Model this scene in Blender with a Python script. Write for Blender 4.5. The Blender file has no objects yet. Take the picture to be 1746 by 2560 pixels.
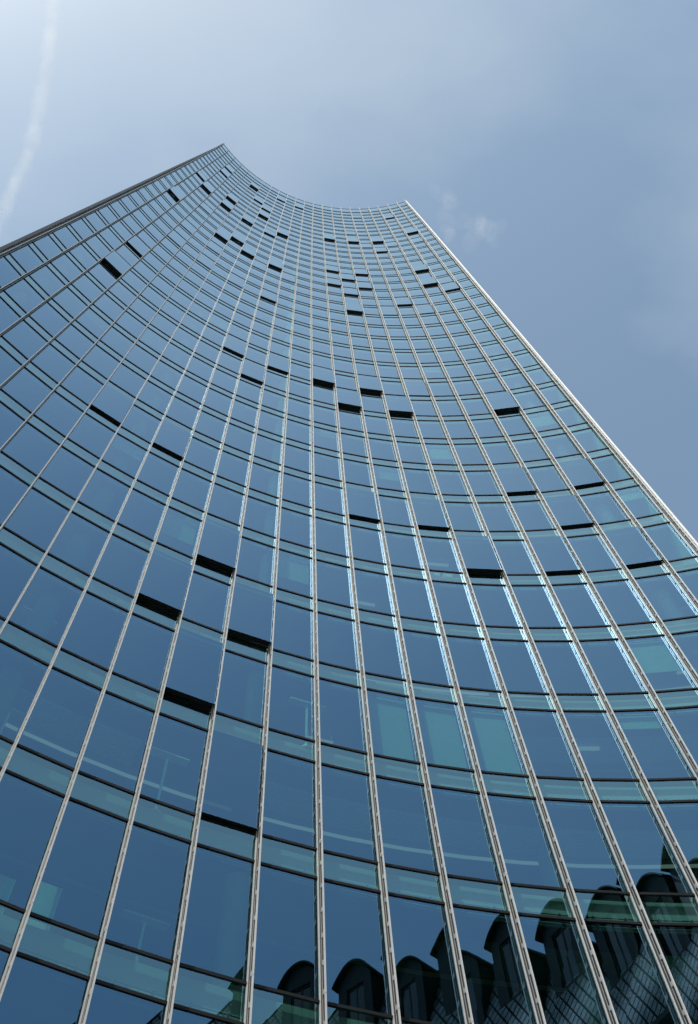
import bpy, bmesh, math, random
from mathutils import Vector, Matrix
random.seed(7)
C = bpy.context.scene.collection
SC = bpy.context.scene

# ------------------------------------------------------------------ dimensions
FL = 3.6                       # storey height
SPAN = 0.2185 * FL              # height of the spandrel panel
ZV0 = 1.6 + 2.91512 * FL        # foot of the vision glass on storey 0
K0, K1 = -3, 37                # lowest and highest storey
ZTOP = ZV0 + 38.2 * FL
Q = [(-3.5792, 1.9441), (-3.3402, 2.188), (-3.0491, 2.4548), (-2.743, 2.7058), (-2.4226, 2.9395), (-2.0892, 3.1552), (-1.7445, 3.3529), (-1.3892, 3.5331),
     (-1.0316, 3.6924), (-0.6635, 3.8327), (-0.2889, 3.9536), (0.0919, 4.056), (0.4754, 4.1399), (0.8647, 4.2038), (1.2584, 4.2478), (1.6564, 4.2704),
     (2.0544, 4.2711), (2.4495, 4.2501), (2.8427, 4.2077), (3.2384, 4.1429), (3.6289, 4.0565), (4.0136, 3.949), (4.3329, 3.8412)]
Q = [Vector((x * FL, y * FL, 0)) for x, y in Q]      # plan of the mullion axes
NB = len(Q) - 1                                       # bays
EX = [(Q[i + 1] - Q[i]).normalized() for i in range(NB)]
EN = [Vector((e.y, -e.x, 0)) for e in EX]             # towards the street (the hollow side)
MN = []                                               # normals at the mullions
for i in range(NB + 1):
    a = EN[max(i - 1, 0)]; b = EN[min(i, NB - 1)]
    MN.append((a + b).normalized())
UP = Vector((0, 0, 1))
def zV(k): return ZV0 + k * FL
def zS(k): return ZV0 + k * FL - SPAN
def pl(i, d):                                         # point of the facade line i, d metres behind the glass
    return Q[i] - MN[i] * d
def bay_pt(b, s, d): return Q[b].lerp(Q[b + 1], s) - EN[b] * d

# ------------------------------------------------------------------ helpers
class MB:
    def __init__(s): s.v = []; s.f = []; s.m = []
    def quad(s, a, b, c, d, m=0):
        n = len(s.v); s.v += [a, b, c, d]; s.f.append((n, n + 1, n + 2, n + 3)); s.m.append(m)
    def hexa(s, p, m=0, mats=None):
        """p: 4 bottom points (counter-clockwise from above) and the 4 above them; mats: bottom, top, then the four sides"""
        n = len(s.v); s.v += [Vector(q) for q in p]
        fs = [(3, 2, 1, 0), (4, 5, 6, 7), (0, 1, 5, 4), (1, 2, 6, 5), (2, 3, 7, 6), (3, 0, 4, 7)]
        for j, f in enumerate(fs):
            s.f.append(tuple(n + q for q in f)); s.m.append(mats[j] if mats else m)
    def obox(s, o, ex, ey, x0, x1, y0, y1, z0, z1, m=0, mats=None):
        """box in the frame o, ex, ey (ex x ey = up)"""
        c = [o + ex * x + ey * y for x, y in ((x0, y0), (x1, y0), (x1, y1), (x0, y1))]
        s.hexa([q + UP * z0 for q in c] + [q + UP * z1 for q in c], m, mats)
    def box(s, x0, x1, y0, y1, z0, z1, m=0):
        s.obox(Vector((0, 0, 0)), Vector((1, 0, 0)), Vector((0, 1, 0)), x0, x1, y0, y1, z0, z1, m)
    def cyl(s, c, r, z0, z1, n=16, m=0, r2=None, cap=True):
        r2 = r if r2 is None else r2
        k = len(s.v)
        for z, q in ((z0, r), (z1, r2)):
            for j in range(n):
                a = 2 * math.pi * j / n
                s.v.append(Vector((c[0] + q * math.cos(a), c[1] + q * math.sin(a), z)))
        for j in range(n):
            s.f.append((k + j, k + (j + 1) % n, k + n + (j + 1) % n, k + n + j)); s.m.append(m)
        if cap:
            s.f.append(tuple(k + n + j for j in range(n))); s.m.append(m)
            s.f.append(tuple(k + n - 1 - j for j in range(n))); s.m.append(m)
    def tube(s, pts, r, n=6, m=0):
        k = len(s.v); P = [Vector(p) for p in pts]
        for i, p in enumerate(P):
            t = (P[min(i + 1, len(P) - 1)] - P[max(i - 1, 0)]).normalized()
            a = t.cross(UP)
            if a.length < 1e-3: a = t.cross(Vector((1, 0, 0)))
            a.normalize(); b = a.cross(t)
            q = r[i] if isinstance(r, (list, tuple)) else r
            for j in range(n):
                w = 2 * math.pi * j / n
                s.v.append(p + a * (q * math.cos(w)) + b * (q * math.sin(w)))
        for i in range(len(P) - 1):
            for j in range(n):
                s.f.append((k + i * n + j, k + i * n + (j + 1) % n, k + (i + 1) * n + (j + 1) % n, k + (i + 1) * n + j)); s.m.append(m)
        s.f.append(tuple(k + n - 1 - j for j in range(n))); s.m.append(m)
        e = k + (len(P) - 1) * n
        s.f.append(tuple(e + j for j in range(n))); s.m.append(m)
    def build(s, name, mats, parent=None, smooth=False, loc=None):
        me = bpy.data.meshes.new(name)
        o0 = Vector(loc) if loc is not None else Vector((0, 0, 0))
        me.from_pydata([v - o0 for v in s.v], [], s.f)
        for m in (mats if isinstance(mats, (list, tuple)) else [mats]): me.materials.append(m)
        me.polygons.foreach_set('material_index', s.m)
        if smooth: me.polygons.foreach_set('use_smooth', [True] * len(s.f))
        me.update()
        o = bpy.data.objects.new(name, me); C.objects.link(o)
        o.location = o0
        if parent is not None:
            o.parent = parent
        return o

def tag(o, label=None, cat=None, group=None, kind=None):
    if label: o['label'] = label
    if cat: o['category'] = cat
    if group: o['group'] = group
    if kind: o['kind'] = kind
    return o
def empty(name, loc=(0, 0, 0), rz=0):
    o = bpy.data.objects.new(name, None); C.objects.link(o)
    o.location = loc; o.rotation_euler = (0, 0, rz); o.empty_display_size = 0.3
    return o

# ------------------------------------------------------------------ materials
def newmat(name):
    m = bpy.data.materials.new(name); m.use_nodes = True
    nt = m.node_tree; nt.nodes.clear()
    return m, nt, nt.nodes.new('ShaderNodeOutputMaterial')
def N(nt, t, **kw):
    n = nt.nodes.new(t)
    for k, v in kw.items():
        if k in n.inputs: n.inputs[k].default_value = v
        else: setattr(n, k, v)
    return n
def princ(name, col, rough=.6, metal=0., var=0., scale=3., bump=0., bscale=40., spec=.5):
    m, nt, out = newmat(name)
    p = N(nt, 'ShaderNodeBsdfPrincipled'); p.inputs['Roughness'].default_value = rough
    p.inputs['Metallic'].default_value = metal; p.inputs['Specular IOR Level'].default_value = spec
    tc = N(nt, 'ShaderNodeTexCoord')
    if var > 0:
        n = N(nt, 'ShaderNodeTexNoise'); n.inputs['Scale'].default_value = scale; n.inputs['Detail'].default_value = 5
        nt.links.new(tc.outputs['Object'], n.inputs['Vector'])
        r = N(nt, 'ShaderNodeValToRGB')
        r.color_ramp.elements[0].position = .3; r.color_ramp.elements[1].position = .7
        r.color_ramp.elements[0].color = tuple(c * (1 - var) for c in col) + (1,)
        r.color_ramp.elements[1].color = tuple(min(1, c * (1 + var)) for c in col) + (1,)
        nt.links.new(n.outputs['Fac'], r.inputs[0]); nt.links.new(r.outputs[0], p.inputs['Base Color'])
    else:
        p.inputs['Base Color'].default_value = tuple(col) + (1,)
    if bump > 0:
        n2 = N(nt, 'ShaderNodeTexNoise'); n2.inputs['Scale'].default_value = bscale
        nt.links.new(tc.outputs['Object'], n2.inputs['Vector'])
        b = N(nt, 'ShaderNodeBump'); b.inputs['Strength'].default_value = bump; b.inputs['Distance'].default_value = .02
        nt.links.new(n2.outputs['Fac'], b.inputs['Height']); nt.links.new(b.outputs[0], p.inputs['Normal'])
    nt.links.new(p.outputs[0], out.inputs[0])
    return m

def glass(name, tint, ior, refl, wave=.0):
    """solar-control glazing: sharp Fresnel reflection over a tinted see-through body"""
    m, nt, out = newmat(name)
    # coated double glazing: R = r0 + (1 - r0) * (1 - cos)^3
    lw = N(nt, 'ShaderNodeLayerWeight'); lw.inputs['Blend'].default_value = .5
    pw = N(nt, 'ShaderNodeMath'); pw.operation = 'POWER'; pw.inputs[1].default_value = 2.35
    nt.links.new(lw.outputs['Facing'], pw.inputs[0])
    fr = N(nt, 'ShaderNodeMapRange'); fr.inputs[3].default_value = ior; fr.inputs[4].default_value = 1.0
    nt.links.new(pw.outputs[0], fr.inputs[0])
    tr = N(nt, 'ShaderNodeBsdfTransparent')
    gl = N(nt, 'ShaderNodeBsdfGlossy'); gl.inputs['Roughness'].default_value = 0.0; gl.inputs['Color'].default_value = tuple(refl) + (1,)
    geo = N(nt, 'ShaderNodeNewGeometry')
    cm = N(nt, 'ShaderNodeMix'); cm.data_type = 'RGBA'; cm.inputs[6].default_value = tuple(refl) + (1,); cm.inputs[7].default_value = (.88, 1, 1, 1)
    nt.links.new(pw.outputs[0], cm.inputs[0]); nt.links.new(cm.outputs[2], gl.inputs['Color'])
    wn = N(nt, 'ShaderNodeTexWhiteNoise'); wn.noise_dimensions = '1D'; nt.links.new(geo.outputs['Random Per Island'], wn.inputs['W'])
    vs = N(nt, 'ShaderNodeVectorMath'); vs.operation = 'SUBTRACT'; vs.inputs[1].default_value = (.5, .5, .5); nt.links.new(wn.outputs['Color'], vs.inputs[0])
    vm = N(nt, 'ShaderNodeVectorMath'); vm.operation = 'SCALE'; vm.inputs['Scale'].default_value = .014; nt.links.new(vs.outputs[0], vm.inputs[0])
    va = N(nt, 'ShaderNodeVectorMath'); va.operation = 'ADD'; nt.links.new(vm.outputs[0], va.inputs[0]); nt.links.new(geo.outputs['Normal'], va.inputs[1])
    vn = N(nt, 'ShaderNodeVectorMath'); vn.operation = 'NORMALIZE'; nt.links.new(va.outputs[0], vn.inputs[0])
    # every pane has its own slight tint
    mp = N(nt, 'ShaderNodeMix'); mp.data_type = 'RGBA'
    mp.inputs[6].default_value = tuple(c * .86 for c in tint) + (1,); mp.inputs[7].default_value = tuple(min(1, c * 1.08) for c in tint) + (1,)
    nt.links.new(geo.outputs['Random Per Island'], mp.inputs[0]); nt.links.new(mp.outputs[2], tr.inputs['Color'])
    if wave > 0:
        tc = N(nt, 'ShaderNodeTexCoord')
        n = N(nt, 'ShaderNodeTexNoise'); n.inputs['Scale'].default_value = .9; n.inputs['Detail'].default_value = 1
        nt.links.new(tc.outputs['Object'], n.inputs['Vector'])
        b = N(nt, 'ShaderNodeBump'); b.inputs['Strength'].default_value = 1; b.inputs['Distance'].default_value = wave
        nt.links.new(n.outputs['Fac'], b.inputs['Height']); nt.links.new(vn.outputs[0], b.inputs['Normal'])
        nt.links.new(b.outputs[0], gl.inputs['Normal'])
    mx = N(nt, 'ShaderNodeMixShader')
    nt.links.new(fr.outputs[0], mx.inputs[0]); nt.links.new(tr.outputs[0], mx.inputs[1]); nt.links.new(gl.outputs[0], mx.inputs[2])
    nt.links.new(mx.outputs[0], out.inputs[0])
    return m

def clear(name, tint):
    m, nt, out = newmat(name)
    tr = N(nt, 'ShaderNodeBsdfTransparent'); tr.inputs['Color'].default_value = tuple(tint) + (1,)
    nt.links.new(tr.outputs[0], out.inputs[0]); return m

M = {}
M['glass'] = glass('vision_glass', (.37, .70, .58), .215, (.33, .66, 1.0), .0012)
M['spglass'] = glass('spandrel_glass', (.48, .78, .74), .225, (.46, .82, .99), .0012)
M['inner'] = clear('glass_inner_face', (.9, .97, .95))
M['back'] = clear('sash_glass_inner_face', (.16, .20, .20))  # tint darkened to put the gap's dark reflection into the glass
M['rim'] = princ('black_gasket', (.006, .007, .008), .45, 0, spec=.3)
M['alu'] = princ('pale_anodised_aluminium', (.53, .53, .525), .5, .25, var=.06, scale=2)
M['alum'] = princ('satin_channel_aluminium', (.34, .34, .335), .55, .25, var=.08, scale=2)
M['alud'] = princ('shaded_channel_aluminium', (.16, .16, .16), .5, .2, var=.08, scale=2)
M['shade'] = princ('shaded_edge_metal', (.055, .056, .06), .5, .2, var=.1, scale=2)  # edge shade put into a darker metal colour
M['white'] = princ('white_coated_metal', (.74, .74, .73), .45, .05, var=.04, scale=1)
M['ceil'] = princ('unlit_dark_ceiling', (.11, .125, .115), .9)  # colour lowered to stand in for the darkness of unlit rooms
M['slab'] = princ('slab_edge_panel', (.27, .29, .29), .8, var=.06, scale=1.5)
M['floor'] = princ('office_carpet', (.13, .13, .13), .95)
M['core'] = princ('core_wall', (.42, .42, .41), .9, var=.05)
M['post'] = princ('inner_post', (.13, .14, .135), .6)
M['blind'] = princ('roller_blind_fabric', (.33, .35, .34), .9, var=.04, scale=8)
M['slat'] = princ('white_ceiling_slat', (.80, .82, .82), .5)
M['lampm'] = princ('lamp_aluminium', (.78, .80, .80), .4, .1)
M['column'] = princ('painted_concrete', (.34, .35, .34), .8, var=.04, scale=4)
M['dark'] = princ('dark_steel', (.03, .032, .035), .5, .4)
M['rear'] = princ('rear_cladding', (.16, .20, .24), .25, .3, var=.15, scale=.4)
M['carton'] = princ('pale_carton', (.62, .58, .50), .9, var=.1)

m_, nt_, out_ = newmat('office_light'); em_ = N(nt_, 'ShaderNodeEmission'); em_.inputs['Color'].default_value = (1, .98, .94, 1); em_.inputs['Strength'].default_value = .10
nt_.links.new(em_.outputs[0], out_.inputs[0]); M['lit'] = m_
# old building
M['stucco'] = princ('old_stucco', (.085, .08, .07), .95, var=.18, scale=.8, bump=.3)
M['stone'] = princ('weathered_stone', (.10, .097, .09), .9, var=.2, scale=2, bump=.3)
M['zinc'] = princ('dark_zinc', (.016, .017, .018), .6, .2, var=.2, scale=2)
M['frame'] = princ('old_window_frame', (.10, .10, .095), .6)
M['oldglass'] = princ('old_window_glass', (.012, .014, .016), .06, 0, spec=.6)
M['asphalt'] = princ('asphalt', (.05, .05, .052), .9, var=.2, scale=6, bump=.3, bscale=90)
M['paving'] = princ('granite_paving', (.26, .25, .24), .85, var=.15, scale=3, bump=.2)
M['kerb'] = princ('kerb_stone', (.33, .32, .31), .85, var=.15, scale=4)

def slate(name):
    """diamond-laid slates"""
    m, nt, out = newmat(name)
    tc = N(nt, 'ShaderNodeTexCoord'); sx = N(nt, 'ShaderNodeSeparateXYZ')
    nt.links.new(tc.outputs['Object'], sx.inputs[0])
    def mth(op, a, b=None, v=None):
        n = N(nt, 'ShaderNodeMath'); n.operation = op
        nt.links.new(a, n.inputs[0])
        if b is not None: nt.links.new(b, n.inputs[1])
        elif v is not None: n.inputs[1].default_value = v
        return n.outputs[0]
    u = mth('MULTIPLY', sx.outputs[0], v=1.7); w = mth('MULTIPLY', sx.outputs[2], v=1.3)
    a = mth('FRACT', mth('ADD', u, w)); b = mth('FRACT', mth('SUBTRACT', u, w))
    mn = mth('MINIMUM', a, b)
    r = N(nt, 'ShaderNodeValToRGB'); r.color_ramp.elements[0].position = .15; r.color_ramp.elements[1].position = .24
    r.color_ramp.elements[0].color = (.012, .012, .013, 1); r.color_ramp.elements[1].color = (.62, .63, .62, 1)
    nt.links.new(mn, r.inputs[0])
    n = N(nt, 'ShaderNodeTexNoise'); n.inputs['Scale'].default_value = 5
    nt.links.new(tc.outputs['Object'], n.inputs['Vector'])
    mx = N(nt, 'ShaderNodeMix'); mx.data_type = 'RGBA'; mx.blend_type = 'MULTIPLY'; mx.inputs[0].default_value = .6
    nt.links.new(r.outputs[0], mx.inputs[6]); nt.links.new(n.outputs['Fac'], mx.inputs[7])
    p = N(nt, 'ShaderNodeBsdfPrincipled'); p.inputs['Roughness'].default_value = .85; p.inputs['Specular IOR Level'].default_value = .15
    nt.links.new(mx.outputs[2], p.inputs['Base Color'])
    bp = N(nt, 'ShaderNodeBump'); bp.inputs['Distance'].default_value = .03; bp.inputs['Strength'].default_value = .7
    nt.links.new(mn, bp.inputs['Height']); nt.links.new(bp.outputs[0], p.inputs['Normal'])
    nt.links.new(p.outputs[0], out.inputs[0])
    return m
M['slate'] = slate('diamond_slate')

def vapour(name, dens, scale, stretch=(1, 1, 1)):
    """thin cloud: white scattering droplets, thinner towards the outline, broken up by noise"""
    m, nt, out = newmat(name)
    tc = N(nt, 'ShaderNodeTexCoord'); mp = N(nt, 'ShaderNodeMapping')
    mp.inputs['Scale'].default_value = stretch
    nt.links.new(tc.outputs['Object'], mp.inputs['Vector'])
    n = N(nt, 'ShaderNodeTexNoise'); n.inputs['Scale'].default_value = scale; n.inputs['Detail'].default_value = 7; n.inputs['Roughness'].default_value = .6
    nt.links.new(mp.outputs[0], n.inputs['Vector'])
    nr = N(nt, 'ShaderNodeMapRange'); nr.inputs[1].default_value = .36; nr.inputs[2].default_value = .68
    nt.links.new(n.outputs['Fac'], nr.inputs[0])
    lw = N(nt, 'ShaderNodeLayerWeight'); lw.inputs['Blend'].default_value = .5
    inv = N(nt, 'ShaderNodeMath'); inv.operation = 'SUBTRACT'; inv.inputs[0].default_value = 1
    nt.links.new(lw.outputs['Facing'], inv.inputs[1])
    pw = N(nt, 'ShaderNodeMath'); pw.operation = 'POWER'; pw.inputs[1].default_value = 2.2
    nt.links.new(inv.outputs[0], pw.inputs[0])
    mu = N(nt, 'ShaderNodeMath'); mu.operation = 'MULTIPLY'
    nt.links.new(pw.outputs[0], mu.inputs[0]); nt.links.new(nr.outputs[0], mu.inputs[1])
    mu2 = N(nt, 'ShaderNodeMath'); mu2.operation = 'MULTIPLY'; mu2.inputs[1].default_value = dens
    nt.links.new(mu.outputs[0], mu2.inputs[0])
    df = N(nt, 'ShaderNodeBsdfDiffuse'); df.inputs['Color'].default_value = (.9, .9, .9, 1)
    tl = N(nt, 'ShaderNodeBsdfTranslucent'); tl.inputs['Color'].default_value = (.9, .9, .9, 1)
    ad = N(nt, 'ShaderNodeMixShader'); ad.inputs[0].default_value = .5
    nt.links.new(df.outputs[0], ad.inputs[1]); nt.links.new(tl.outputs[0], ad.inputs[2])
    tr = N(nt, 'ShaderNodeBsdfTransparent')
    mx = N(nt, 'ShaderNodeMixShader')
    nt.links.new(mu2.outputs[0], mx.inputs[0]); nt.links.new(tr.outputs[0], mx.inputs[1]); nt.links.new(ad.outputs[0], mx.inputs[2])
    nt.links.new(mx.outputs[0], out.inputs[0])
    return m
M['trail'] = vapour('contrail_vapour', .22, .0045, (1, 1, 1))
M['wisp'] = vapour('wisp_vapour', .045, .007, (1, 1, 1))

# ------------------------------------------------------------------ camera
PITCH, ROLL = 1.1282025, 0.0997293          # measured from the verticals and storeys
F_PX, CX = 2138.95, 693.78
cp, sp = math.cos(PITCH), math.sin(PITCH); cr, sr = math.cos(ROLL), math.sin(ROLL)
r0 = Vector((1, 0, 0)); u0 = Vector((0, -sp, cp)); fw = Vector((0, cp, sp))
right = r0 * cr + u0 * sr; upv = u0 * cr - r0 * sr
cam = bpy.data.cameras.new('camera'); cam_o = bpy.data.objects.new('camera', cam); C.objects.link(cam_o)
cam_o.matrix_world = Matrix(((right.x, upv.x, -fw.x, 0), (right.y, upv.y, -fw.y, 0), (right.z, upv.z, -fw.z, 1.6), (0, 0, 0, 1)))
cam.sensor_fit = 'AUTO'; cam.sensor_width = 36
cam.lens = F_PX / 2560 * 36
cam.shift_x = (873 - CX) / 2560
cam.clip_start = .1; cam.clip_end = 40000
SC.camera = cam_o

# ------------------------------------------------------------------ sky and sun
SUN_AZ, SUN_EL = math.radians(218), math.radians(51)
w = bpy.data.worlds.new('World'); SC.world = w; w.use_nodes = True
nt = w.node_tree; nt.nodes.clear()
out = nt.nodes.new('ShaderNodeOutputWorld'); bg = nt.nodes.new('ShaderNodeBackground')
sky = nt.nodes.new('ShaderNodeTexSky'); sky.sky_type = 'NISHITA'; sky.sun_disc = False
sky.sun_elevation = SUN_EL; sky.sun_rotation = SUN_AZ
sky.air_density = 1.15; sky.dust_density = 2.0; sky.ozone_density = 1.3; sky.altitude = 100
bg.inputs[1].default_value = .10
# a faint high veil of cirrus
tc = nt.nodes.new('ShaderNodeTexCoord'); mp = nt.nodes.new('ShaderNodeMapping'); mp.inputs['Scale'].default_value = (1, 1.6, 1)
mp.inputs['Location'].default_value = (.35, .2, .1)
nz = nt.nodes.new('ShaderNodeTexNoise'); nz.inputs['Scale'].default_value = 2.2; nz.inputs['Detail'].default_value = 7; nz.inputs['Roughness'].default_value = .5
mr = nt.nodes.new('ShaderNodeMapRange'); mr.inputs[1].default_value = .42; mr.inputs[2].default_value = .75; mr.inputs[3].default_value = .04; mr.inputs[4].default_value = .35
mixc = nt.nodes.new('ShaderNodeMix'); mixc.data_type = 'RGBA'; mixc.inputs[7].default_value = (3.7, 4.1, 4.35, 1)
nt.links.new(tc.outputs['Generated'], mp.inputs[0]); nt.links.new(mp.outputs[0], nz.inputs['Vector'])
nt.links.new(nz.outputs['Fac'], mr.inputs[0]); nt.links.new(mr.outputs[0], mixc.inputs[0])
hz = nt.nodes.new('ShaderNodeMix'); hz.data_type = 'RGBA'; hz.blend_type = 'MULTIPLY'; hz.inputs[0].default_value = 1; hz.inputs[7].default_value = (.985, 1.03, .905, 1)
nt.links.new(sky.outputs[0], hz.inputs[6]); nt.links.new(hz.outputs[2], mixc.inputs[6]); nt.links.new(mixc.outputs[2], bg.inputs[0])
nt.links.new(bg.outputs[0], out.inputs[0])
sl = bpy.data.lights.new('sun', 'SUN'); sl.energy = 2.2; sl.angle = math.radians(.5); sl.color = (1, .965, .91)
so = bpy.data.objects.new('sun', sl); C.objects.link(so)
sd = Vector((math.sin(SUN_AZ) * math.cos(SUN_EL), math.cos(SUN_AZ) * math.cos(SUN_EL), math.sin(SUN_EL)))
so.rotation_euler = sd.to_track_quat('Z', 'Y').to_euler(); so.location = (0, 0, 200)

# ------------------------------------------------------------------ ground
g = MB(); g.box(-3000, 3000, -3000, 3000, -1.0, 0.0)
tag(g.build('ground', M['paving']), kind='structure')
r = MB()
r.box(-300, -9, -22, -14, -.5, .004); r.box(-9, 9, -22, -14, -.5, .004); r.box(-9, -1, -14, 12, -.5, .004)
tag(r.build('road', M['asphalt']), kind='structure')

# ------------------------------------------------------------------ the tower
tower = empty('glass_tower', (Q[12].x, Q[12].y, 0))
tag(tower, 'tall hollow-curved glass office tower with pale vertical fins', 'skyscraper')
TO = Vector(tower.location)
LEAN = (-.57179, .18949, .30473, .0047, .3759, -.32437, .02574, -.33088, -.23869, .20506, -.16472, .11455)
def lean(p):
    """the shaft draws back by about a metre towards its top"""
    z = (p.z - ZV0) / FL / 38; x = p.x / FL / 4
    B = (z, x * z, z * z, x * z * z, x * x * z, x * x * z * z)
    return Vector((p.x + FL * sum(a * b for a, b in zip(LEAN[:6], B)), p.y + FL * sum(a * b for a, b in zip(LEAN[6:], B)), p.z))
def part(mb, name, mats, parent=None, smooth=False):
    """a mesh in world coordinates hung on the tower or on one of its parts"""
    mb.v = [lean(v) for v in mb.v]
    o = mb.build(name, mats, None, smooth)
    o.parent = tower if parent is None else parent
    o.matrix_parent_inverse = Matrix.Translation(-TO)
    if parent is not None: o.matrix_parent_inverse = Matrix.Identity(4)
    return o

# open windows: (bay, storey) -> how far the sash is pushed out
OPEN = {}
for q in [(3, 22), (16, 35), (16, 27), (15, 30), (18, 27), (20, 27), (3, 18), (3, 16), (5, 18), (5, 16), (7, 16), (8, 19), (10, 19), (16, 17), (18, 17), (16, 11)]: OPEN[q] = 0.05
for q in [(1, 26), (2, 31), (2, 33), (6, 31), (7, 30), (8, 35), (10, 35), (8, 25), (17, 26), (19, 34), (9, 16), (13, 22), (14, 21), (13, 20), (15, 22), (15, 20), (14, 19), (17, 18), (20, 19), (2, 13), (8, 11), (9, 10), (10, 11), (5, 6), (7, 6), (18, 7), (20, 7), (13, 6), (15, 6), (19, 6), (18, 5), (20, 5), (10, 1)]: OPEN[q] = 0.115
for q in [(13, 28)]: OPEN[q] = 0.2
for q in [(15, 28)]: OPEN[q] = 0.2
for q in [(17, 28)]: OPEN[q] = 0.23
for q in [(2, 25), (4, 25), (4, 27), (5, 34), (7, 28), (6, 25), (9, 26), (20, 29), (19, 22), (5, 20), (6, 21), (7, 20), (9, 20), (14, 17), (19, 20), (1, 20), (2, 11), (12, 11), (9, 4), (8, 3), (10, 3), (9, 2), (14, 11), (13, 10), (15, 10), (19, 10), (16, 5)]: OPEN[q] = 0.21
def hole(b, k): return (b, k) in OPEN

GM = 0.035        # half gap between glass and mullion axis
def pane_box(mb, b, z0, z1, d0, th, gm=GM, mats=(1, 1, 1, 1, 1, 1)):
    L = (Q[b + 1] - Q[b]).length
    # frame: ex along the bay, ey pointing inwards (away from the street)
    mb.obox(Q[b], EX[b], -EN[b], gm, L - gm, d0, d0 + th, z0, z1, 0, mats)
# which windows show largest in the photograph: the lowest ones inside the frame
def project(p):
    v = lean(p) - Vector((0, 0, 1.6)); z = v.dot(fw)
    return (CX + F_PX * v.dot(right) / z, 1280 - F_PX * v.dot(upv) / z) if z > .1 else (-1e5, -1e5)
def px_area(b, z0, z1):
    p = [project(q) for q in (Q[b] + UP * z0, Q[b + 1] + UP * z0, Q[b + 1] + UP * z1, Q[b] + UP * z1)]
    inside = sum(1 for x, y in p if -20 < x < 1766 and -20 < y < 2580)
    if inside == 0: return 0
    p = [(min(max(x, 0), 1746), min(max(y, 0), 2560)) for x, y in p]
    return abs(sum(p[i][0] * p[(i + 1) % 4][1] - p[(i + 1) % 4][0] * p[i][1] for i in range(4))) / 2

GL = [M['glass'], M['inner'], M['rim']]
SG = [M['spglass'], M['inner'], M['rim']]
GM_F = (1, 1, 0, 1, 1, 1)       # the street face carries the reflection
closed = [(b, k) for k in range(K0, K1 + 1) for b in range(NB) if not hole(b, k)]
def top_of(k): return zS(k + 1) if k < K1 else ZTOP - .25
rank = sorted(closed, key=lambda t: -px_area(t[0], zV(t[1]) + .05, top_of(t[1]) - .03))
near = set(rank[:100])
def sash(mb, b, k, d0):
    """dark frame ring behind the edge of the pane"""
    L = (Q[b + 1] - Q[b]).length; z0, z1 = zV(k) + .035, top_of(k) - .035
    a0, a1 = d0 + .018, d0 + .06
    for x0, x1, q0, q1 in ((GM + .002, GM + .03, z0, z1), (L - GM - .03, L - GM - .002, z0, z1)):
        mb.obox(Q[b], EX[b], -EN[b], x0, x1, a0, a1, q0, q1)
    mb.obox(Q[b], EX[b], -EN[b], GM + .03, L - GM - .03, a0, max(a1, min(.0, d0 + .17)), z0, z0 + .03)
    mb.obox(Q[b], EX[b], -EN[b], GM + .03, L - GM - .03, a0, a1, z1 - .03, z1)
rest = MB(); 
for b, k in closed:
    z0, z1 = zV(k) + .035, top_of(k) - .035
    if (b, k) in near:
        f = MB(); sash(f, b, k, 0); fo = part(f, 'window', M['rim'])
        p = MB(); pane_box(p, b, z0, z1, 0, .016, mats=GM_F)
        part(p, 'pane', GL, fo)
    else:
        pane_box(rest, b, z0, z1, 0, .016, mats=GM_F)
part(rest, 'window', GL)['kind'] = 'stuff'
for (b, k), d in OPEN.items():
    z0, z1 = zV(k) + .035, top_of(k) - .035
    f = MB(); sash(f, b, k, -d)
    L = (Q[b + 1] - Q[b]).length
    fo = part(f, 'open_window', M['rim'])
    p = MB(); pane_box(p, b, z0, z1, -d, .016, mats=(2, 2, 0, 2, 1, 2)); part(p, 'pane', [M['glass'], M['back'], M['rim']], fo)
    a = MB()
    for x in (GM + .1, L - GM - .1):
        a.obox(Q[b], EX[b], -EN[b], x - .012, x + .012, -d + .06, .05, z0 + .25, z0 + .28)
        a.obox(Q[b], EX[b], -EN[b], x - .012, x + .012, -d + .06, .05, z1 - .28, z1 - .25)
    part(a, 'stay_arm', M['alud'], fo)
# spandrel panels
sps = [(b, k) for k in range(K0, K1 + 1) for b in range(NB)]
srank = sorted(sps, key=lambda t: -px_area(t[0], zS(t[1]) + .03, zV(t[1]) - .03))
snear = set(srank[:100]); rest = MB()
for b, k in sps:
    z0, z1 = zS(k) + .035, zV(k) - .035
    if (b, k) in snear:
        p = MB(); pane_box(p, b, z0, z1, 0, .016, mats=GM_F); part(p, 'spandrel_panel', SG)
    else: pane_box(rest, b, z0, z1, 0, .016, mats=GM_F)
part(rest, 'spandrel_panel', SG)['kind'] = 'stuff'
# transoms: black bars standing a little proud of the glass
for k in range(K0, K1 + 1):
    for z in (zV(k), zS(k)):
        t = MB()
        for b in range(NB):
            L = (Q[b + 1] - Q[b]).length
            proud = .004 if (z == zV(k) and hole(b, k)) or (z == zS(k) and hole(b, k - 1)) else .03
            t.obox(Q[b], EX[b], -EN[b], GM, L - GM, -proud, .07, z - .031, z + .031)
        part(t, 'transom', M['rim'])
t = MB()
for b in range(NB):
    L = (Q[b + 1] - Q[b]).length
    t.obox(Q[b], EX[b], -EN[b], GM, L - GM, -.03, .10, ZTOP - .25, ZTOP - .02)
part(t, 'transom', M['rim'])
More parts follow.
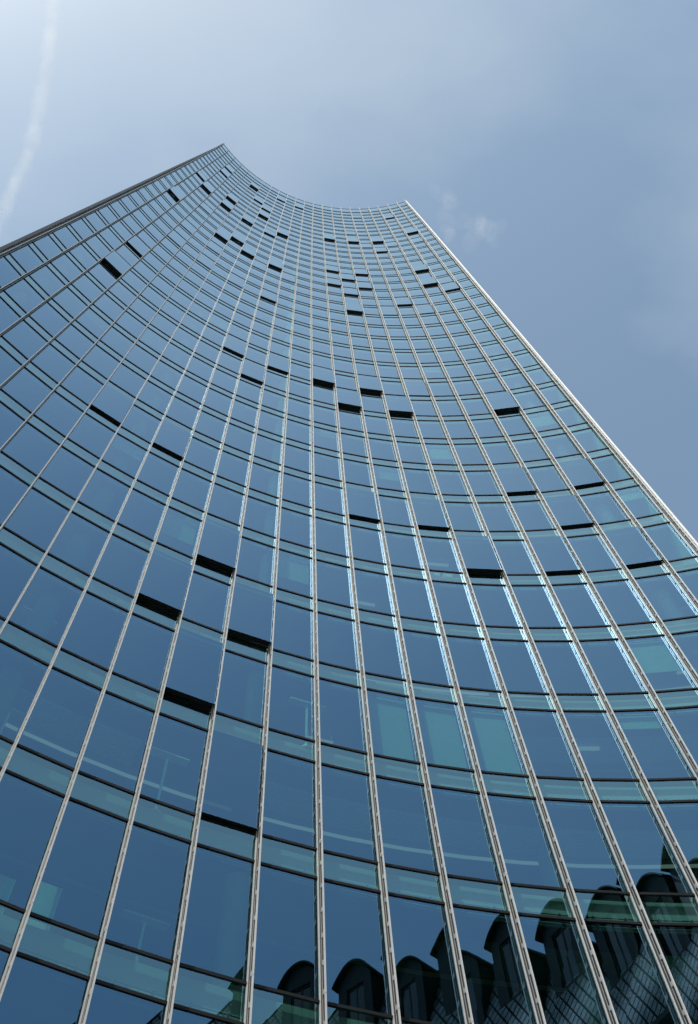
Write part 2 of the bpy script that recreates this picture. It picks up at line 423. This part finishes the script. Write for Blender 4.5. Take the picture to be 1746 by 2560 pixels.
# mullions with slotted fins
FIN0, FIN1 = .035, .27
def mullion(i):
    o, n = Q[i], MN[i]; ex = Vector((-n.y, n.x, 0)); ey = -n      # ex to the right seen from the street, ey inwards
    m = MB()
    for k in range(K0, K1 + 2):
        z0 = zV(k) - FL if k > K0 else 0.0
        z1 = zV(k) - .006 if k <= K1 else ZTOP
        m.obox(o, ex, ey, -.037, .037, -.03, .0, z0, z1, 0)          # cover strip
        m.obox(o, ex, ey, -.03, .03, .02, .17, z0, z1, 1)          # post behind the glass
    mo = part(m, 'mullion', [M['alu'], M['post']])
    f = MB()
    for k in range(K0, K1 + 2):
        z0 = zV(k) - FL if k > K0 else 0.0
        z1 = zV(k) - .010 if k <= K1 else ZTOP + .15
        f.obox(o, ex, ey, -.008, .008, -.26, -.0305, z0, z1, 1)      # web, in gasket black for the shade in gap and slots
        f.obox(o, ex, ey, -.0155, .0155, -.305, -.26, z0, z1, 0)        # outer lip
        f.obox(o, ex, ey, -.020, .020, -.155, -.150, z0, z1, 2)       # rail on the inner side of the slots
        n6 = max(1, round((z1 - z0) / .6)); st = (z1 - z0) / n6
        for j in range(n6):
            za = z0 + j * st
            # bridge between two slots, with a slanted underside
            c = [(-.019, -.26), (.019, -.26), (.019, -.155), (-.019, -.155)]
            lo = [za + .0, za + .0, za + .04, za + .04]
            f.hexa([o + ex * x + ey * y + UP * q for (x, y), q in zip(c, lo)] +
                   [o + ex * x + ey * y + UP * (q + .10) for (x, y), q in zip(c, lo)], 2)
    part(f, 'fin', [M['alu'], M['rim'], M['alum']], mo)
for i in range(NB + 1): mullion(i)
# end fins along both edges of the facade
for i, sgn in ((0, -1), (NB, 1)):
    o, n = Q[i], EN[0] if i == 0 else EN[NB - 1]
    ex = Vector((-n.y, n.x, 0)) * sgn; ey = -n
    e = MB()
    def ob(x0, x1, y0, y1, z0, z1, m=0):
        c = [o + ex * x + ey * y for x, y in ((x0, y0), (x1, y0), (x1, y1), (x0, y1))]
        if sgn < 0: c = c[::-1]
        e.hexa([q + UP * z0 for q in c] + [q + UP * z1 for q in c], m)
    for k in range(K0, K1 + 2):
        z0 = zV(k) - FL if k > K0 else 0.0
        z1 = zV(k) - .012 if k <= K1 else ZTOP + .1
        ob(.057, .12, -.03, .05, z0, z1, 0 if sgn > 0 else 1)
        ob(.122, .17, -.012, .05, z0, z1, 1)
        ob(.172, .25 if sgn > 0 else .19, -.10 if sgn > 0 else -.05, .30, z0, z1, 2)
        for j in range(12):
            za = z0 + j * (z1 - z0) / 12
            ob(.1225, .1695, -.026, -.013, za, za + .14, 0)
    part(e, 'corner_strip', [M['alu'], M['alud'], M['white']] if sgn > 0 else [M['alud'], M['shade'], M['shade']])  # left edge takes darker copies of the metals for its shade

# ---- inside: slabs, ceilings, columns, fittings
D0, D1 = .20, 8.0
def ring(mb, d0, d1, z0, z1, m=0, mats=None, b0=0, b1=NB):
    for b in range(b0, b1):
        p = [pl(b, d0), pl(b + 1, d0), pl(b + 1, d1), pl(b, d1)]
        mb.hexa([q + UP * z0 for q in p] + [q + UP * z1 for q in p], m, mats)
for k in range(K0, K1 + 1):
    s = MB(); ring(s, D0, D1, zS(k) + .04, zV(k) - .05, 0, (1, 2, 0, 0, 0, 0))
    part(s, 'floor_slab', [M['slab'], M['ceil'], M['floor']])
    s = MB(); ring(s, D0 + .01, .88, zS(k) - .06, zS(k) + .038); part(s, 'shade_bulkhead', M['dark'])  # dark fascia strip, its tone also standing in for room shade behind open sashes
for k in range(-1, 9):
    # pipe with brackets in the shadow box behind the spandrel glass
    s = MB(); z = zS(k) + .20
    s.tube([pl(i, .13) + UP * z for i in range(NB + 1)], .012, 5)
    for b in range(NB):
        for q in (.3, .8):
            s.obox(Q[b], EX[b], -EN[b], q * 1.42 - .02, q * 1.42 + .02, .10, .20, z - .09, z + .02)
    part(s, 'pipe_rail', M['dark'])
for k in range(0, 8):
    # slatted ceiling raft and the light channel beside it
    z = zS(k + 1)
    if k in (0, 1, 2):
        s = MB()
        for b0, b1 in (((5, 9), (11, NB)) if k == 1 else (((16, NB),) if k == 2 else ((17, NB),))):
            for j in range(11):
                d = .95 + j * .085
                ring(s, d, d + .02, z - .12, z - .02, 0, None, b0, b1)
        part(s, 'ceiling_slats', M['slat'])
    s = MB(); ring(s, 2.15, 2.21, z - .10, z - .03); part(s, 'ceiling_light', M['lit'] if k in (1, 3, 5) else M['column'])
rl = random.Random(5)
for k in range(2, 10):
    # single hanging lamps
    for b in rl.sample(range(4, NB), 4):
        q, d, ln = rl.uniform(.25, .75), rl.uniform(1.1, 2.0), rl.uniform(.5, .95)
        p = bay_pt(b, q, d); z = zS(k + 1) - rl.uniform(.18, .35); s = MB()
        s.obox(p, EX[b], -EN[b], -ln / 2, ln / 2, -.06, .06, z, z + .04)
        s.obox(p, EX[b], -EN[b], -ln / 2 + .04, -ln / 2 + .05, -.005, .005, z + .04, zS(k + 1) + .03); s.obox(p, EX[b], -EN[b], ln / 2 - .05, ln / 2 - .04, -.005, .005, z + .04, zS(k + 1) + .03)
        part(s, 'ceiling_lamp', M['lit'] if rl.random() < .6 else M['slat'])
s = MB(); ring(s, D1 + .01, D1 + .3, 0, ZTOP - .5); part(s, 'core_wall', M['core'])
for (b, q, d) in ((1, .5, 1.0), (6, .5, 1.0), (10, .82, .75), (16, .3, 1.7), (20, .72, .8)):
    s = MB(); c = bay_pt(b, q, d); s.cyl(c, .33, 0, ZTOP - 1, 24); part(s, 'column', M['column'], None, True)
for i, sgn in ((0, 1), (NB, -1)):
    n = EN[0] if i == 0 else EN[NB - 1]; ex = Vector((-n.y, n.x, 0)) * sgn
    s = MB(); o = Q[i]
    c = [o - n * .06, o - n * .06 - ex * .14, o - n * 14 - ex * .14, o - n * 14]
    if sgn > 0: c = [c[1], c[0], c[3], c[2]]
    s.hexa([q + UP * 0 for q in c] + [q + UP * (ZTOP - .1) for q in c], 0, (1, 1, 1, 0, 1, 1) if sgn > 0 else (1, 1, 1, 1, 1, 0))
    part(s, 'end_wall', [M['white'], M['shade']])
# back of the tower, bowed outwards
s = MB(); bk = []
A, B = Q[0] - EN[0] * 14, Q[NB] - EN[NB - 1] * 14
for j in range(17):
    t = j / 16; p = A.lerp(B, t) + Vector((-.0, 1, 0)) * (3.0 * math.sin(math.pi * t)); bk.append(p)
for j in range(16):
    for k in range(K0, K1 + 1):
        z0, z1 = (0 if k == K0 else zS(k)), zV(k)
        a, b_ = bk[j], bk[j + 1]; nn = Vector(((b_ - a).y, -(b_ - a).x, 0)).normalized()
        p = [a, b_, b_ - nn * .25, a - nn * .25]
        s.hexa([q + UP * z0 for q in p] + [q + UP * z1 for q in p], 0)
        p = [a, b_, b_ - nn * .2, a - nn * .2]
        s.hexa([q + UP * z1 for q in p] + [q + UP * (zS(k + 1) if k < K1 else ZTOP - .2) for q in p], 1)
part(s, 'rear_wall', [M['alud'], M['rear']])
s = MB()
for b in range(NB):
    j0, j1 = bk[round(b * 16 / NB)], bk[round((b + 1) * 16 / NB)]
    p = [pl(b, .12), pl(b + 1, .12), j1, j0]
    s.hexa([q + UP * (ZTOP - .45) for q in p] + [q + UP * (ZTOP - .12) for q in p])
part(s, 'roof', M['alud'])
# blinds: drawn down behind three neighbouring panes, and a few elsewhere
def blind(b, k, frac, d=.17):
    L = (Q[b + 1] - Q[b]).length; z1 = zS(k + 1) - .05; h = (z1 - zV(k) - .1) * frac
    s = MB(); s.obox(Q[b], EX[b], -EN[b], .12, L - .12, d, d + .006, z1 - h, z1)
    s.obox(Q[b], EX[b], -EN[b], .12, L - .12, d - .008, d + .012, z1 - h - .03, z1 - h)
    part(s, 'blind', M['blind'])
for b in (13, 14, 15): blind(b, 2, 1.0)
rb = random.Random(11)
for (b, k) in ((19, 3), (8, 4), (5, 9), (17, 12), (12, 15), (20, 9), (3, 8), (9, 18), (11, 4), (14, 7), (6, 5), (18, 2), (12, 8), (7, 12), (16, 8), (21, 6)): blind(b, k, rb.choice((.2, .3, .45, .6)))

# ---- standing lamps and cartons by the windows
def lamp_proto():
    root = empty('floor_lamp')
    b = MB(); b.cyl((0, 0), .16, 0, .03, 20); b.build('base', M['lampm'], root)
    p = MB(); p.box(-.03, .03, -.02, .02, .03, 1.86); p.build('pole', M['lampm'], root)
    h = MB(); h.box(-.52, .52, -.11, .11, 1.862, 1.90); h.box(-.46, .46, -.08, .08, 1.90, 1.93); h.build('lamp_head', M['lampm'], root)
    return root
def copy_tree(o, parent=None):
    c = o.copy(); C.objects.link(c); c.parent = parent
    for ch in o.children: copy_tree(ch, c)
    return c
LAMPS = [(9, .385, .33, 1, 'slim T-shaped floor lamp in the window directly below the lowest fully open window'),
         (11, .87, .30, 2, 'slim floor lamp close beside a mullion near the middle of the facade'),
         (9, .70, 1.45, 0, 'faint T-shaped floor lamp in the lowest complete row of windows, left of the round column'),
         (6, .458, .82, 2, 'faint T-shaped floor lamp near the left edge, the higher of the two there'),
         (6, .763, .93, 1, 'faint T-shaped floor lamp at the left edge, the lower of the two there')]
proto = None
for b, q, d, k, lab in LAMPS:
    if proto is None: proto = lamp_proto(); o = proto
    else: o = copy_tree(proto)
    p = lean(bay_pt(b, q, d) + UP * (zV(k) - .05))
    o.location = p; o.rotation_euler = (0, 0, math.atan2(EX[b].y, EX[b].x))
    tag(o, lab, 'lamp', 'floor lamps inside the tower')

BOARDS = [(7, .62, .55, 0, .42, 1.0, 'pale upright board leaning at the lowest left window, left of a mullion'),
          (8, .20, .50, 0, .50, 1.15, 'pale upright board at the lowest left window, right of a mullion'),
          (15, .30, .28, 5, .30, .26, 'small pale carton on the window sill above the drawn blinds, left of two'),
          (15, .62, .30, 5, .34, .24, 'small pale carton on the window sill above the drawn blinds, right of two')]
for b, q, d, k, wd, ht, lab in BOARDS:
    p = lean(bay_pt(b, q, d) + UP * (zV(k) - .045)); m = MB()
    th = .015 if ht > .5 else .12
    m.obox(Vector((0, 0, 0)), EX[b], -EN[b], -wd / 2, wd / 2, -th, th, 0, ht)
    o = m.build('leaning_board' if ht > .5 else 'carton', M['carton']); o.location = p
    tag(o, lab, 'board' if ht > .5 else 'box', 'boards leaning at the windows' if ht > .5 else 'cartons on a window sill')
    e = MB()
    if ht > .5:
        for x in (-wd / 2 + .012, wd / 2 - .012): e.obox(Vector((0, 0, 0)), EX[b], -EN[b], x - .012, x + .012, -th - .006, -th - .0005, .0, ht)
        e.build('edge_strip', M['lampm'], o)
    else:
        e.obox(Vector((0, 0, 0)), EX[b], -EN[b], -.03, .03, -th - .003, -th - .0005, 0, ht); e.build('tape', M['lampm'], o)

# ------------------------------------------------------------------ old building across the way
AX = math.atan2(.927, .375)
old = empty('apartment_building', (14.3, -8.4, 0), AX)
tag(old, 'old building with slate mansard roof and round topped dormers beside the tower', 'building')
X0, X1, YF, YB = -9.5, 15.5, 1.9, -11.0
EAVE, BRK, RIDGE = 23.6, 32.0, 33.4
def opart(mb, name, mats, parent=old, smooth=False):
    return mb.build(name, mats, parent, smooth)
wl = MB(); xs = [X0 + .9 + i * 2.1 for i in range(12)]; storeys = [(.9, 3.4), (5.0, 7.4), (9.0, 11.3), (13.0, 15.2), (16.9, 18.9), (20.4, 22.3)]
# front wall built round its openings
cuts = [X0]
for x in xs: cuts += [x - .5, x + .5]
cuts.append(X1)
zc = [0]
for a, b in storeys: zc += [a, b]
zc.append(EAVE - .3)
for i in range(len(cuts) - 1):
    for j in range(len(zc) - 1):
        if i % 2 == 1 and j % 2 == 1: continue
        wl.box(cuts[i], cuts[i + 1], YF - .5, YF, zc[j], zc[j + 1])
wl.box(X0, X1, YB, YB + .5, 0, EAVE - .3); wl.box(X0, X0 + .5, YB + .5, YF - .5, 0, EAVE - .3); wl.box(X1 - .5, X1, YB + .5, YF - .5, 0, EAVE - .3)
opart(wl, 'wall', M['stucco'])
co = MB()
co.box(X0 - .35, X1 + .35, YB - .35, YF + .35, EAVE - .3, EAVE - .12); co.box(X0 - .2, X1 + .2, YB - .2, YF + .2, EAVE - .119, EAVE + .02)
opart(co, 'cornice', M['stone'])
for x in xs:
    for a, b in storeys:
        f = MB(); y0, y1 = YF - .3, YF - .22
        f.box(x - .5, x - .43, y0, y1, a, b); f.box(x + .43, x + .5, y0, y1, a, b)
        f.box(x - .43, x + .43, y0, y1, a, a + .07); f.box(x - .43, x + .43, y0, y1, b - .07, b)
        f.box(x - .03, x + .03, y0, y1, a + .07, b - .07); f.box(x - .43, x - .03, y0, y1, b - .75, b - .69); f.box(x + .03, x + .43, y0, y1, b - .75, b - .69)
        fo = opart(f, 'window', M['frame'])
        p = MB(); p.box(x - .43, x + .43, y0 + .02, y0 + .04, a + .07, b - .07); opart(p, 'pane', M['oldglass'], fo)
# mansard
rf = MB()
def ringpts(x0, x1, y0, y1, z): return [Vector((x0, y0, z)), Vector((x1, y0, z)), Vector((x1, y1, z)), Vector((x0, y1, z))]
lo = ringpts(X0, X1, YB, YF, EAVE); mi = ringpts(-2.6, X1 - 2.0, YB + 3.4, YF - 3.5, BRK); hi = ringpts(2.5, X1 - 5.2, -5.2, -4.9, RIDGE)
for i in range(4):
    j = (i + 1) % 4
    rf.quad(lo[i], lo[j], mi[j], mi[i]); rf.quad(mi[i], mi[j], hi[j], hi[i])
rf.quad(*hi); rf.quad(*lo[::-1])
ro = opart(rf, 'roof', M['slate'])
bd = MB()
for a, b in ((0, 1), (1, 2), (2, 3), (3, 0)): bd.tube([mi[a], mi[b]], .09, 8)
for i in range(4): bd.tube([lo[i], mi[i]], .07, 8)
opart(bd, 'ridge_roll', M['zinc'], ro)
for (x, y) in ((1.6, -7.5), (8.2, -6.4), (12, -7)):
    c = MB(); c.box(x - .5, x + .5, y - .35, y + .35, 30, 34.0); c.box(x - .58, x + .58, y - .43, y + .43, 34.0, 34.2); opart(c, 'chimney', M['stone'], ro)
# dormers with segmental tops
def dormer(x, w=1.15, base=27.75, eave=31.45, rise=.85, y0=0.0):
    body = MB(); yb = -3.2
    wi, zi, zt = .62, base + .55, eave - .35
    body.box(x - w, x - wi, y0 - .25, y0, base, eave); body.box(x + wi, x + w, y0 - .25, y0, base, eave)
    body.box(x - wi, x + wi, y0 - .25, y0, base, zi); body.box(x - wi, x + wi, y0 - .25, y0, zt, eave)
    body.box(x - w, x - w + .12, yb, y0 - .25, base, eave); body.box(x + w - .12, x + w, yb, y0 - .25, base, eave)
    # tympanum below the curved roof
    n = 14; pr = [(x + w * (-1 + 2 * i / n), eave + rise * (1 - (-1 + 2 * i / n) ** 2)) for i in range(n + 1)]
    for i in range(n):
        (xa, za), (xb, zb) = pr[i], pr[i + 1]
        body.hexa([Vector(q) for q in ((xa, y0 - .25, eave), (xb, y0 - .25, eave), (xb, y0, eave), (xa, y0, eave),
                   (xa, y0 - .25, za), (xb, y0 - .25, zb), (xb, y0, zb), (xa, y0, za))])
    d = opart(body, 'dormer', M['zinc'])
    r = MB(); e = .22; h = .10
    pr = [(x + (w + e) * (-1 + 2 * i / n), eave - .10 + (rise + .12) * (1 - (-1 + 2 * i / n) ** 2)) for i in range(n + 1)]
    for i in range(n):
        (xa, za), (xb, zb) = pr[i], pr[i + 1]
        r.hexa([Vector(q) for q in ((xa, yb, za), (xb, yb, zb), (xb, y0 + .28, zb), (xa, y0 + .28, za),
                (xa, yb, za + h), (xb, yb, zb + h), (xb, y0 + .28, zb + h), (xa, y0 + .28, za + h))])
    opart(r, 'dormer_roof', M['zinc'], d, False)
    f = MB(); ya, yb2 = y0 - .18, y0 - .11
    f.box(x - wi, x - wi + .07, ya, yb2, zi, zt); f.box(x + wi - .07, x + wi, ya, yb2, zi, zt); f.box(x - .04, x + .04, ya, yb2, zi + .07, zt - .07)
    f.box(x - wi + .07, x + wi - .07, ya, yb2, zi, zi + .07); f.box(x - wi + .07, x + wi - .07, ya, yb2, zt - .07, zt)
    f.box(x - wi + .07, x + wi - .07, ya + .02, ya + .035, zi + .07, zt - .07, 1)
    opart(f, 'window', [M['frame'], M['oldglass']], d)
for x, w_, e_ in ((0, 1.15, 31.45), (3.6, 1.3, 31.5), (7.0, 1.6, 31.7), (10.5, 1.3, 31.5), (13.2, .9, 31.45)): dormer(x, w_, eave=e_)

# ------------------------------------------------------------------ added unseen block, shaped to shade the old building
SH = Vector((math.sin(SUN_AZ), math.cos(SUN_AZ), 0))
nb_c = Q[12] + SH * 48
nb = empty('shade_block', (nb_c.x, nb_c.y, 0), math.atan2(-SH.x, SH.y))     # its local +y points to the sun
tag(nb, 'added two-wing block, unseen behind the viewer, shading the old building', 'building')
def nbpart(mb, name, mats): return mb.build(name, mats, nb)
BH = 88.0
nbX = Vector((SH.y, -SH.x, 0))                                               # the block's own x axis
def old_x(x, y):                                                             # where a point of the old building lies along it
    p = Vector(old.location) + Vector((.375, .927, 0)) * x + Vector((-.927, .375, 0)) * y
    return (p - nb_c).dot(nbX)
sl_ = .5 * (old_x(3.8, .8) + old_x(5.8, .8))
ends = [old_x(x, y) for x in (X0, X1) for y in (YF, YB)]
for BX0, BX1 in ((sl_ + .7, min(max(ends) + 1.5, -9.5)), (min(ends) - 3, sl_ - .7)):                            # two wings, the slit shaped to throw a sun patch on the slates
    wb = MB(); wb.box(BX0, BX1, 0, 18, 0, BH - .6); wo = nbpart(wb, 'wall', M['stucco'])
    wb = MB(); wb.box(BX0 - .15, BX1 + .15, -.3, 18.3, BH - .6, BH); nbpart(wb, 'roof', M['alud'])
    for k in range(19):
        wb = MB(); wb.box(BX0 + 1, BX1 - 1, -.06, -.003, 4.2 + k * 3.6, 6.1 + k * 3.6, 0)
        for i in range(int((BX1 - BX0 - 2) / 2.2)):
            x = BX0 + 1.2 + i * 2.2; wb.box(x, x + .16, -.12, -.061, 4.2 + k * 3.6, 6.1 + k * 3.6, 1)
        nbpart(wb, 'window_band', [M['oldglass'], M['alud']])

# ------------------------------------------------------------------ contrail and wisps of cloud
def sky_pt(az, el, h):
    return Vector((math.sin(az) * h / math.tan(el), math.cos(az) * h / math.tan(el), h))
def strand(name, pts, rad, mat, label, cat, seg=40, flat=.55, rough=.25, seed=1):
    rr = random.Random(seed); P = [Vector(p) for p in pts]
    # resample along the control points
    Qs = []
    for i in range(seg + 1):
        t = i / seg * (len(P) - 1); a = min(int(t), len(P) - 2); f = t - a
        p0 = P[max(a - 1, 0)]; p1 = P[a]; p2 = P[a + 1]; p3 = P[min(a + 2, len(P) - 1)]
        Qs.append(.5 * ((2 * p1) + (p2 - p0) * f + (2 * p0 - 5 * p1 + 4 * p2 - p3) * f * f + (3 * p1 - p0 - 3 * p2 + p3) * f ** 3))
    ctr = sum(Qs, Vector()) / len(Qs)
    s = MB(); R = []
    for i in range(seg + 1):
        e = min(1, i / 4, (seg - i) / 4) if True else 1
        R.append(rad * (max(e, .02) ** .5) * (1 + rough * rr.uniform(-1, 1)))
    s.tube(Qs, R, 20)
    o = s.build(name, mat, None, True, ctr)
    tag(o, label, cat)
    return o
tr = [(-2234, -1396, 8500), (-2307, -1025, 8500), (-2372, -639, 8500), (-2417, -309, 8500), (-2462, -10, 8500), (-2529, 258, 8500),
      (-2605, 533, 8500), (-2715, 790, 8500), (-2859, 1085, 8500), (-3099, 1513, 8500), (-3455, 2092, 8500)]
strand('contrail', tr, 88, M['trail'], 'white fraying contrail curving down the left side of the sky', 'contrail', 60, seed=3)
def puffs(name, items, mat, label, cat, seed):
    """a wisp of cloud: overlapping soft-edged bodies of vapour"""
    rr = random.Random(seed); s = MB()
    ctr = sum((Vector(p) for p, *_ in items), Vector()) / len(items)
    for p, rad, n in items:
        for q in range(n):
            c = Vector(p) + Vector((rr.gauss(0, .6), rr.gauss(0, .6), rr.gauss(0, .3))) * rad
            a = rad * rr.uniform(.45, 1); an = rr.uniform(0, math.pi)
            ax = Vector((math.cos(an), math.sin(an), 0)) * a * rr.uniform(1.1, 1.8); ay = Vector((-math.sin(an), math.cos(an), 0)) * a; az = UP * a * .5
            k = len(s.v); U_, V_ = 20, 11
            for i in range(V_):
                th = math.pi * (i + .001) / (V_ - 1 + .002)
                for j in range(U_):
                    ph = 2 * math.pi * j / U_
                    s.v.append(c + ax * (math.sin(th) * math.cos(ph)) + ay * (math.sin(th) * math.sin(ph)) + az * math.cos(th))
            for i in range(V_ - 1):
                for j in range(U_):
                    s.f.append((k + i * U_ + j, k + i * U_ + (j + 1) % U_, k + (i + 1) * U_ + (j + 1) % U_, k + (i + 1) * U_ + j)); s.m.append(0)
    o = s.build(name, mat, None, True, ctr); tag(o, label, cat); return o
puffs('cloud', [((1156, 614, 6000), 75, 6), ((1200, 660, 6000), 60, 4), ((1120, 560, 6010), 50, 3)], M['wisp'], 'small white puff of cloud right of the tower top', 'cloud', 4)
puffs('cloud', [((948, 527, 6000), 80, 4), ((895, 420, 6000), 60, 3), ((930, 640, 6000), 70, 3)], M['wisp'], 'faint ragged wisp of cloud just beside the tower top corner', 'cloud', 9)

# ------------------------------------------------------------------ view
SC.view_settings.view_transform = 'Standard'; SC.view_settings.look = 'None'
SC.view_settings.gamma = 1; SC.view_settings.exposure = 1.0
SC.render.engine = 'CYCLES'
SC.cycles.max_bounces = 10; SC.cycles.transparent_max_bounces = 24; SC.cycles.glossy_bounces = 5; SC.cycles.diffuse_bounces = 4
SC.cycles.caustics_reflective = False; SC.cycles.caustics_refractive = False
SC.cycles.use_denoising = True
